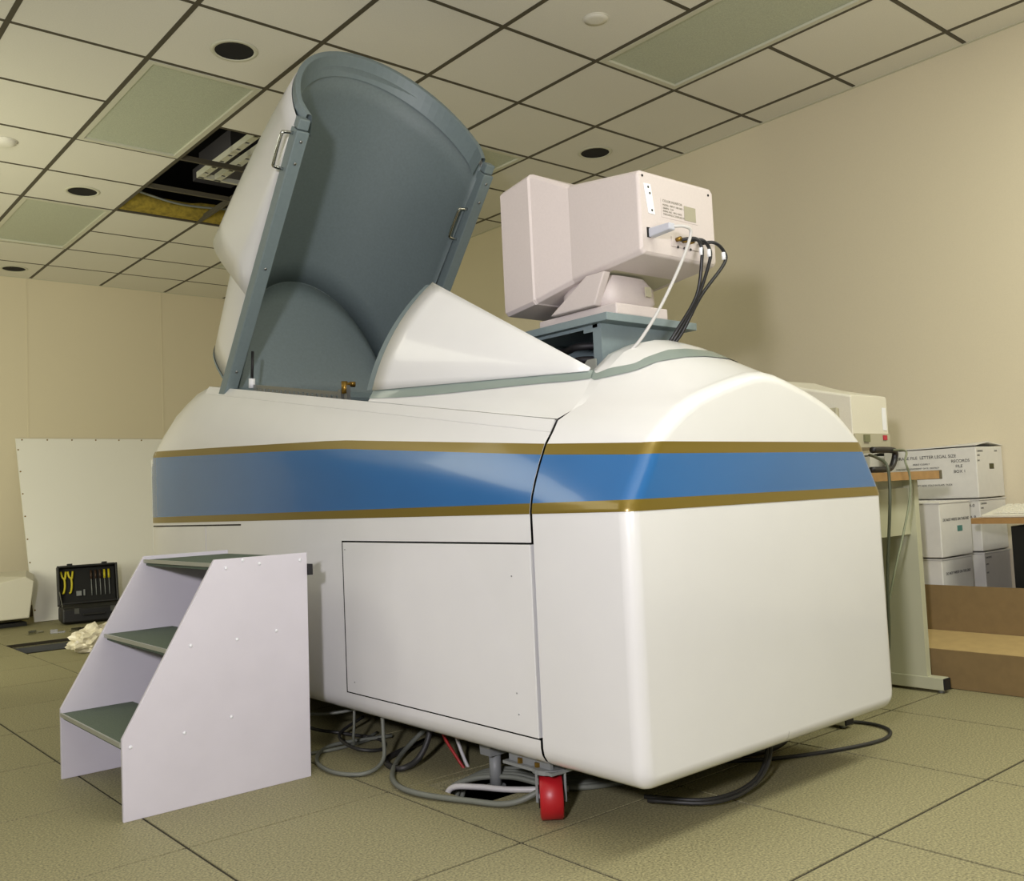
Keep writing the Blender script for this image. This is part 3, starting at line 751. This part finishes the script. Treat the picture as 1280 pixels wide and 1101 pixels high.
cable('thin grey cable lying furthest left beside the steps', GREYC, .006, [(1.55, 3.05, .007), (1.62, 3.02, .007), (1.75, 3.02, .007), (1.9, 3.1, .007)])
cable('thin dark cable tangled behind the round grey loop', DGREYC, .006, [(1.62, 3.35, .10), (1.68, 3.2, .05), (1.78, 3.15, .02), (1.85, 3.0, .007), (1.78, 2.88, .007), (1.70, 2.92, .02), (1.74, 3.1, .03), (1.9, 3.2, .05)])
cable('grey cable sagging from the pod edge next to the steps', GREYC, .006, [(1.60, 3.55, .18), (1.62, 3.35, .12), (1.68, 3.2, .10), (1.82, 3.1, .11), (1.95, 3.1, .15)])
cable('short grey cable dropping straight from the pod', GREYC, .005, [(1.72, 2.95, .18), (1.71, 2.94, .10), (1.72, 2.96, .03), (1.80, 3.02, .008), (1.9, 3.05, .008)])
for k in range(4):
    cable(['thick grey cable curving into the floor cut-out, nearest the camera', 'thick grey cable in the floor cut-out, second from the front', 'thick grey cable in the floor cut-out, third from the front', 'thick grey cable in the floor cut-out, furthest back'][k], GREYC, .0085,
          [(1.685+.022*k, 2.40, -.12), (1.70+.022*k, 2.385, -.02), (1.745+.024*k, 2.32+.01*k, .022), (1.815+.024*k, 2.22+.012*k, .032), (1.87+.022*k, 2.12+.014*k, .016), (1.95+.02*k, 2.03+.02*k, .010), (2.15, 1.95+.03*k, .010)])
cable('pale flat cable edging the floor cut-out', WHITEC, .009, [(1.672, 2.36, -.03), (1.685, 2.335, .008), (1.73, 2.27, .012), (1.785, 2.18, .010), (1.90, 2.06, .010)])
cable('red wire hanging behind the grey levelling foot', mat('red_wire', '#a02420', .5), .005, [(1.84, 2.62, .18), (1.83, 2.58, .10), (1.84, 2.52, .03), (1.86, 2.48, -.03)])
cable('pale wire pair hanging next to the red wire', WHITEC, .006, [(1.86, 2.56, .18), (1.86, 2.55, .10), (1.865, 2.52, .03), (1.87, 2.48, -.03)])
cable('thin dark cable looping out right of the pod on the floor', DGREYC, .006, [(2.42, 1.90, .007), (2.55, 1.80, .007), (2.75, 1.71, .007), (2.95, 1.665, .007), (3.08, 1.71, .007), (3.12, 1.82, .007), (3.05, 1.95, .007), (2.95, 2.1, .007)], grp='cables right of the pod')
cable('dark cable sagging below the right end of the pod', DGREYC, .012, [(2.78, 1.85, .15), (2.70, 1.84, .06), (2.60, 1.84, .025), (2.48, 1.88, .02)], grp='cables right of the pod')
cable('grey cable sagging under the front corner of the pod', DGREYC, .006, [(1.95, 1.80, .02), (2.05, 1.66, .02), (2.2, 1.64, .03), (2.32, 1.66, .08), (2.38, 1.70, .17)], grp='cables under the pod front')
cable('second grey cable sagging under the front corner of the pod, closer to the floor', DGREYC, .006, [(1.98, 1.84, .015), (2.08, 1.70, .012), (2.25, 1.68, .02), (2.36, 1.70, .07), (2.42, 1.74, .17)], grp='cables under the pod front')

# ------------------------------------------------------------------ desk, terminal
dk = thing('computer_desk', 'pale desk with brown edged top and metal legs behind the pod', 'desk', (3.4, 2.2, 0))
MB().box((2.98, 1.855, .857), (3.868, 2.62, .890)).build('desk_top', mat('desk_laminate', '#b49a6c', .5), dk)
MB().box((2.98, 1.848, .857), (3.868, 1.856, .890)).build('front_edge', WOOD, dk)
MB().box((3.866, 1.846, .855), (3.886, 2.62, .892)).build('end_cap', mat('dark_trim', '#58513f', .5), dk)
MB().box((3.04, 1.93, .635), (3.755, 1.95, .825)).build('apron_panel', DESKM, dk)
MB().box((3.04, 1.95, .825), (3.755, 1.97, .857)).build('top_rail', DESKM, dk)
MB().box((3.04, 2.40, .20), (3.755, 2.42, .857)).build('modesty_panel', DESKM, dk)
for x in (3.755, 3.02):
    lg = MB().box((x, 1.905, .05), (x+.035, 2.45, .857)).build('leg', DESKM, dk)
    MB().box((x-.005, 1.838, .012), (x+.045, 2.56, .06)).build('leg_foot', DESKM, lg, bevel=.002)
    MB().box((x-.004, 1.832, .014), (x+.044, 1.838, .058)).build('foot_cap', RUBBER, lg)
    MB().cyl((x+.02, 1.86, 0), (x+.02, 1.86, .013), .012).cyl((x+.02, 2.5, 0), (x+.02, 2.5, .013), .012).build('glide', STEEL, lg)
tm = thing('computer_terminal', 'pale beige terminal with red sticker on the desk behind the pod', 'terminal', (3.65, 2.2, .89))
mb = MB()
def tl(y, x0, x1, z0, z1, c=.008):
    return [Vector(p) for p in ((x0, y, z0+c), (x0, y, z1-c), (x0+c, y, z1), (x1-c, y, z1), (x1, y, z1-c), (x1, y, z0+c), (x1-c, y, z0), (x0+c, y, z0))]
R = mb.grid([tl(2.02, 3.515, 3.80, .995, 1.212), tl(2.22, 3.505, 3.81, .985, 1.262), tl(2.29, 3.50, 3.815, .975, 1.285), tl(2.36, 3.495, 3.82, .965, 1.312)], True)
mb.bm.faces.new(R[0]); mb.bm.faces.new(R[-1]); mb.build('housing', BEIGEG, tm, bevel=.003)
MB().box((3.49, 2.07, .99), (3.512, 2.27, 1.165)).build('side_recess', BEIGED, tm, bevel=.006)
MB().box((3.53, 2.362, .985), (3.79, 2.367, 1.29)).build('screen', GLASS, tm)
MB().box((3.52, 2.012, .998), (3.795, 2.02, 1.055)).build('connector_panel', BEIGED, tm)
MB().box((3.755, 2.018, 1.07), (3.785, 2.0195, 1.165)).build('warning_label', STICKW, tm)
MB().box((3.735, 2.008, 1.028), (3.765, 2.0115, 1.048)).build('red_sticker', STICKR, tm)
MB().box((3.58, 2.004, 1.02), (3.62, 2.0125, 1.05)).build('connector', mat('connector_olive', '#6f704f', .6), tm)
MB().cyl((3.65, 2.2, .905), (3.65, 2.2, .98), .07, n=20).box((3.53, 2.07, .891), (3.77, 2.33, .905)).build('pedestal', BEIGEG, tm)
tag(MB().tube([(3.60, 1.99, .985), (3.68, 1.98, .985), (3.76, 1.98, .98), (3.77, 1.985, .95), (3.74, 1.985, .915), (3.69, 1.985, .905), (3.60, 2.0, .905)], .013).build('thick_cable', BLACKC, None, True, origin=(3.7, 1.98, .89)), 'thick black cable bundle behind the desk terminal', 'cable')
tag(MB().tube([(3.74, 1.99, .985), (3.70, 1.90, .975), (3.56, 1.832, .93), (3.58, 1.828, .87), (3.565, 1.828, .78), (3.50, 1.83, .65), (3.44, 1.84, .52), (3.40, 1.86, .38), (3.36, 1.9, .2), (3.33, 1.95, .01)], .0045).build('thin_cable', mat('green_grey_cable', '#7c8268', .5), None, True, origin=(3.5, 1.83, .0)), 'thin grey-green cable hanging off the front of the desk', 'cable')
tag(MB().tube([(3.58, 1.99, .965), (3.47, 1.90, .95), (3.42, 1.835, .92), (3.42, 1.828, .86), (3.41, 1.828, .76), (3.38, 1.84, .50), (3.36, 1.85, .2), (3.3, 1.9, .01)], .006).build('dark_cable', mat('olive_cable', '#4c5140', .5), None, True, origin=(3.4, 1.83, 0)), 'dark cable hanging over the desk edge next to the pod', 'cable')

# ------------------------------------------------------------------ cardboard boxes along the right wall
def carton(label, x0, y0, z0, x1, y1, z1, lines_y=(), lines_x=(), hole=None, lid='flat', grp='white storage boxes by the right wall'):
    t = thing('storage_box', label, 'box', ((x0+x1)/2, (y0+y1)/2, z0), group=grp)
    MB().box((x0, y0, z0), (x1, y1, z1)).build('body', CARDW, t, bevel=.004)
    ym = (y0+y1)/2
    if lid == 'raised':
        for a, b, rise in ((x0-.002, (x0+x1)/2, .022), (x1+.002, (x0+x1)/2, .018)):
            xx = sorted((a, b)); rz = (rise*.25, rise) if a < b else (rise, rise*.25)
            MB().hexa([(xx[0], y0-.003, z1+rz[0]), (xx[1], y0-.003, z1+rz[1]), (xx[1], y1, z1+.004), (xx[0], y1, z1+.003),
                       (xx[0], y0-.003, z1+rz[0]+.004), (xx[1], y0-.003, z1+rz[1]+.004), (xx[1], y1, z1+.009), (xx[0], y1, z1+.008)]).build('flap', CARDW, t)
    else:
        MB().box((x0-.003, y0-.003, z1), (x1+.003, ym, z1+.006)).build('flap', CARDW, t)
        MB().box((x0-.003, ym, z1), (x1+.003, y1+.003, z1+.008)).build('flap', CARDW, t)
    if hole:
        hx, hz, m = hole
        MB().box((hx-.026, y0-.001, hz-.014), (hx+.026, y0+.004, hz+.014)).build('hand_hole', m, t, bevel=.004)
    for s, size, x, z in lines_y: text('printed_line', s, size, (x, y0-.001, z), FACE_Y, TEXTM, t)
    for s, size, y, z in lines_x: text('printed_line', s, size, (x0-.001, y, z), FACE_X, TEXTM, t)
    return t
TEAL = mat('teal_binders', '#4f8078', .6)
OLV = mat('dark_hole', '#4d4a2c', .8)
b1 = (4.165, 2.0, 4.46, 2.40)
carton('white box with a teal-filled hand hole, on top of the stack by the desk', 4.16, 2.0, .505, 4.462, 2.40, .745, [('DO NOT WRITE ON THIS END', .0185, 4.185, .664)], (), (4.345, .627, TEAL), 'flat')
carton('white box directly under the box with the teal hand hole', 4.17, 2.01, .253, 4.47, 2.41, .493, [('DO NOT WRITE ON THIS END', .0175, 4.20, .425)])
carton('white box at the bottom of the stack by the desk, behind the brown carton', 4.16, 2.0, .003, 4.46, 2.40, .243)
carton('tall white box with black print and a dark hand hole, highest by the right wall', 4.565, 2.0, .757, 4.852, 2.46, 1.0, [('CONTENTS', .012, 4.575, .975), ('DATE', .012, 4.765, .975), ('NAME', .010, 4.575, .955), ('DEPT.', .010, 4.575, .93)],
       [('STORAGE FILE  LETTER LEGAL SIZE', .021, 2.42, .955), ('PRINT CLEARLY', .012, 2.31, .925), ('CONTENTS  DEPARTMENT  DATE  DESTROY', .011, 2.40, .905), ('RECORDS', .02, 2.12, .93), ('FILE', .02, 2.10, .905), ('BOX 1', .02, 2.11, .88), ('LIFT HERE  FOLD IN FLAPS  TUCK', .012, 2.30, .82)], (4.725, .905, OLV), 'raised')
carton('white box under the tall printed box by the right wall', 4.565, 2.0, .505, 4.852, 2.42, .745, [('CONTENTS', .012, 4.575, .725), ('NAME', .010, 4.575, .705)], [('14-0', .02, 2.06, .715), ('A B', .02, 2.05, .66)])
carton('white box second from the floor in the stack by the right wall', 4.575, 2.0, .253, 4.855, 2.42, .493, [('CONTENTS', .012, 4.585, .47), ('NAME', .010, 4.585, .44), ('DEPT.', .010, 4.585, .40)], [('C 7', .02, 2.10, .46)])
carton('white box on the floor at the bottom of the stack against the right wall', 4.565, 2.0, .003, 4.85, 2.42, .243)
carton('white box with raised flap behind the desk top, left of the tall printed box', 4.50, 2.50, .76, 4.80, 2.88, .985, (), (), None, 'raised')
carton('white box hidden behind the desk carrying the box with raised flap', 4.50, 2.50, .505, 4.80, 2.88, .75)
carton('lower white box of the stack behind the desk', 4.50, 2.50, .253, 4.80, 2.88, .495)
carton('white box on the floor of the stack behind the desk', 4.50, 2.50, .003, 4.80, 2.88, .243)
bc = thing('brown_carton', 'long open brown cardboard carton on the floor by the desk leg', 'box', (4.0, 1.8, 0))
y0, y1 = 1.05, 2.30
MB().box((3.862, y0, .002), (3.868, y1, .156)).build('front_panel', CARD, bc)
MB().box((4.138, y0, .002), (4.144, y1, .388)).build('back_panel', CARD, bc)
MB().box((3.868, y0, .002), (4.138, y0+.006, .156)).build('end_panel', CARD, bc)
MB().box((3.868, y1-.006, .002), (4.138, y1, .156)).build('end_panel', CARD, bc)
MB().box((3.868, y0+.006, .002), (4.138, y1-.006, .008)).build('bottom_panel', CARD, bc)
MB().hexa([(3.866, y0, .152), (4.137, y0, .186), (4.137, y1, .186), (3.866, y1, .152), (3.866, y0, .157), (4.137, y0, .191), (4.137, y1, .191), (3.866, y1, .157)]).build('inner_flap', CARDLIT, bc)
# side table with keyboard, tower and terminal at the right edge
tb = thing('side_table', 'wood edged table by the right wall holding the keyboard', 'table', (4.5, 1.4, 0))
MB().box((4.205, .75, .652), (4.845, 1.885, .677)).build('table_top', WOOD, tb)
for (x, y) in ((4.23, .78), (4.80, .78), (4.80, 1.84)):
    MB().box((x, y, 0), (x+.03, y+.03, .652)).build('leg', BLACKP, tb)
tag(MB().box((4.24, 1.25, .005), (4.50, 1.735, .640)).box((4.236, 1.25, .30), (4.24, 1.74, .32)).build('computer_tower', BLACKP, None, origin=(4.4, 1.5, 0), bevel=.004), 'black computer tower under the table by the right wall', 'computer')
kb = thing('keyboard', 'pale keyboard lying on the table at the right edge', 'keyboard', (4.32, 1.6, .677))
MB().hexa([(4.215, 1.35, .678), (4.40, 1.35, .678), (4.40, 1.845, .678), (4.215, 1.845, .678), (4.215, 1.35, .690), (4.39, 1.36, .725), (4.39, 1.815, .725), (4.215, 1.845, .690)]).build('base', BEIGEG, kb, bevel=.003)
for r_ in range(5):
    for c_ in range(13):
        x = 4.232+r_*.03; y = 1.375+c_*.033; z = .6915+(x-4.215)*.2
        MB().hexa([(x, y, z), (x+.026, y, z+.005), (x+.026, y+.029, z+.005), (x, y+.029, z), (x+.003, y+.003, z+.008), (x+.023, y+.003, z+.013), (x+.023, y+.026, z+.013), (x+.003, y+.026, z+.008)]).build('key', BEIGEG, kb)
ms = thing('desktop_monitor', 'pale monitor cut off at the right edge, standing on the side table', 'monitor', (4.65, 1.5, .677))
MB().prism([(4.45, 1.70, .70), (4.75, 1.82, .70), (4.75, 1.74, .90), (4.52, 1.66, .92), (4.45, 1.66, .80)], (0, -.36, 0)).build('housing', BEIGEG, ms, bevel=.004)
MB().box((4.50, 1.40, .678), (4.70, 1.62, .70)).build('foot', BEIGED, ms)
MB().box((4.447, 1.40, .74), (4.452, 1.62, .80)).build('front_panel', BEIGED, ms)

# ------------------------------------------------------------------ far end: white board, tool case, bag, old monitor, metal bits
wb = thing('white_board', 'large white board leaning against the back wall behind the pod', 'board', (2.95, 8.95, 0))
x0, x1 = 2.055, 3.89
MB().hexa([(x0, 8.70, .003), (x1, 8.70, .003), (x1, 8.72, .006), (x0, 8.72, .006), (x0, 9.262, 1.585), (x1, 9.262, 1.585), (x1, 9.282, 1.588), (x0, 9.282, 1.588)]).build('panel', BOARD, wb)
for k in range(8):
    p = Vector((x0+.012, 8.70, .003)).lerp(Vector((x0+.012, 9.262, 1.585)), .06+k*.125)
    MB().cyl(p-Vector((0, .002, 0)), p, .007, n=8).build('tack', BRASS, wb)
for k in range(9):
    p = Vector((x0+.05+k*.21, 9.255, 1.573)); MB().cyl(p-Vector((0, .002, 0)), p, .007, n=8).build('tack', BRASS, wb)
tc = thing('tool_case', 'open black tool case on the floor in front of the white board', 'tool case', (2.135, 8.18, 0), math.radians(-9))
# local frame: x along the front, y to the back
def rbox(x0, y0, z0, x1, y1, z1): return MB().box((x0, y0, z0), (x1, y1, z1))
sh = rbox(0, 0, .012, .47, .30, .13); sh.build('case_base', BLACKP, tc, bevel=.015)
MB().cyl((.155, -.02, .075), (.315, -.02, .075), .008).cyl((.155, -.02, .075), (.155, .0, .075), .008).cyl((.315, -.02, .075), (.315, 0, .075), .008).build('carry_handle', BLACKP, tc)
for x in (.09, .36): MB().box((x, -.006, .085), (x+.035, 0, .128)).build('latch', mat('grey_latch', '#4a4b46', .4), tc)
MB().box((.015, .015, .128), (.455, .285, .134)).build('tool_tray', mat('dark_foam', '#1a1b18', .8), tc)
LT = lambda x, v, d: Vector((x, .30+.25*v-.968*d, .135+.968*v+.25*d-.0))
def lidbox(x0, x1, v0, v1, d0, d1):
    return [LT(x0, v0, d0), LT(x1, v0, d0), LT(x1, v0, d1), LT(x0, v0, d1), LT(x0, v1, d0), LT(x1, v1, d0), LT(x1, v1, d1), LT(x0, v1, d1)]
mb = MB(); mb.hexa(lidbox(0, .47, 0, .33, -.05, -.04))
for a in ((0, .018, 0, .33), (.452, .47, 0, .33), (.018, .452, 0, .018), (.018, .452, .312, .33)): mb.hexa(lidbox(*a, -.04, .03))
mb.build('case_lid', BLACKP, tc, bevel=.006)
MB().hexa(lidbox(.02, .45, .02, .31, -.04, -.03)).build('tool_pallet', mat('pallet_black', '#0e0e0d', .8), tc)
for x in (.08, .35): MB().hexa(lidbox(x, x+.04, .33, .345, -.02, .02)).build('latch', BLACKP, tc)
MB().cyl((.02, .16, .13), LT(.012, .12, .02), .004).build('lid_stay', STEEL, tc)
rotc = Matrix.Translation((2.135, 8.18, 0)) @ Matrix.Rotation(math.radians(-9), 4, 'Z')
def tool(name, label, cat, pts_list, r, m, grp):
    pts_list = [[rotc @ p for p in pts] for pts in pts_list]
    mb = MB()
    for pts in pts_list: mb.tube(pts, r, 8, 3)
    c = pts_list[0][0]
    return tag(mb.build(name, m, None, True, origin=c), label, cat, grp)
for k, x in enumerate((.045, .098)):
    tool('pliers', ['yellow-handled pliers at the left end of the tool case lid', 'yellow-handled pliers second from the left in the tool case lid'][k], 'pliers',
         [[LT(x-.012, .285, -.012), LT(x-.004, .24, -.012), LT(x+.012, .22, -.012), LT(x+.014, .16, -.012), LT(x+.004, .11, -.012), LT(x-.008, .10, -.012)],
          [LT(x+.026, .285, -.012), LT(x+.02, .24, -.012), LT(x+.016, .22, -.012)]], .0085, YELLOW, 'yellow pliers in the tool case')
SDL = ['dark screwdriver left of centre in the tool case lid', 'dark screwdriver at the centre of the tool case lid', 'dark screwdriver right of centre in the tool case lid', 'screwdriver with yellow tip, second from the right in the tool case lid', 'screwdriver with yellow tip at the right end of the tool case lid']
for k in range(5):
    x = .265+.035*k; t = thing('screwdriver', SDL[k], 'screwdriver', rotc @ LT(x, .1, -.02), group='screwdrivers in the tool case')
    MB().cyl(rotc @ LT(x, .21, -.018), rotc @ LT(x, .285, -.018), .009, n=10).build('handle', YELLOW if k > 2 else mat('brown_handle', '#3c2a1c', .5), t, True)
    MB().cyl(rotc @ LT(x, .07, -.018), rotc @ LT(x, .21, -.018), .004, n=8).build('shaft', GREYM, t, True)
t = thing('socket_block', 'small grey socket block near the middle of the tool case lid', 'socket set', rotc @ LT(.16, .07, -.02))
mb = MB(); mb.hexa([rotc @ p for p in lidbox(.145, .185, .075, .115, -.0295, -.015)]); mb.build('block', GREYM, t)
MB().hexa([rotc @ p for p in lidbox(.20, .212, .075, .125, -.0295, -.015)]).build('bit_holder', GREYM, t)
# crumpled bag
bm_ = MB(); bmesh.ops.create_icosphere(bm_.bm, subdivisions=4, radius=1)
for v in bm_.bm.verts:
    p = v.co.copy(); n_ = noise.noise(p*2.1)*.35+noise.noise(p*5.3+Vector((3, 1, 2)))*.16+abs(noise.noise(p*6.0))*.28+abs(noise.noise(p*13.0))*.12
    p *= 1+n_; v.co = Vector((1.88+p.x*.135, 6.44+p.y*.10, max(.004, .075+p.z*.085)))
tag(bm_.build('plastic_bag', BAGM, None, False, origin=(1.86, 6.46, 0)), 'crumpled pale plastic bag on the floor behind the steps', 'bag')
om = thing('old_monitor', 'beige tube monitor on the floor cut off at the left edge', 'monitor', (1.80, 8.6, 0))
mb = MB()
R = mb.grid([[Vector(p) for p in ((1.95, 8.42, .07), (1.99, 8.42, .36), (1.93, 8.42, .40), (1.50, 8.42, .33), (1.50, 8.42, .07))],
             [Vector(p) for p in ((2.02, 8.72, .03), (2.06, 8.72, .40), (2.0, 8.72, .44), (1.40, 8.72, .44), (1.40, 8.72, .03))]], True)
mb.bm.faces.new(R[0]); mb.bm.faces.new(R[1]); mb.build('housing', BEIGEG, om, bevel=.008)
MB().box((1.62, 8.50, .003), (1.95, 8.68, .032)).build('foot', BLACKP, om)
MB().prism([(1.42, 8.721, .06), (2.0, 8.721, .06), (2.02, 8.721, .40), (1.42, 8.721, .40)], (0, .006, 0)).build('screen', GLASS, om)
BL = ['silver metal bracket lying on the floor left of the open bay', 'thin silver plate on the floor between the bracket and the tool case', 'small silver strip on the floor nearest the tool case']
for k, (x, y, a, l) in enumerate(((1.80, 7.80, .4, .13), (1.93, 7.72, -.3, .10), (2.06, 7.66, .1, .14))):
    m = Matrix.Translation((x, y, .001)) @ Matrix.Rotation(a, 4, 'Z')
    mb = MB(); mb.box((0, 0, 0), (l, .04, .003), m); mb.box((0, 0, .003), (l*.5, .003, .03), m); mb.box((l*.6, .0, .003), (l, .03, .012), m)
    tag(mb.build('metal_bracket', CHROME, None, origin=(x, y, 0)), BL[k], 'bracket', 'loose metal parts on the floor')
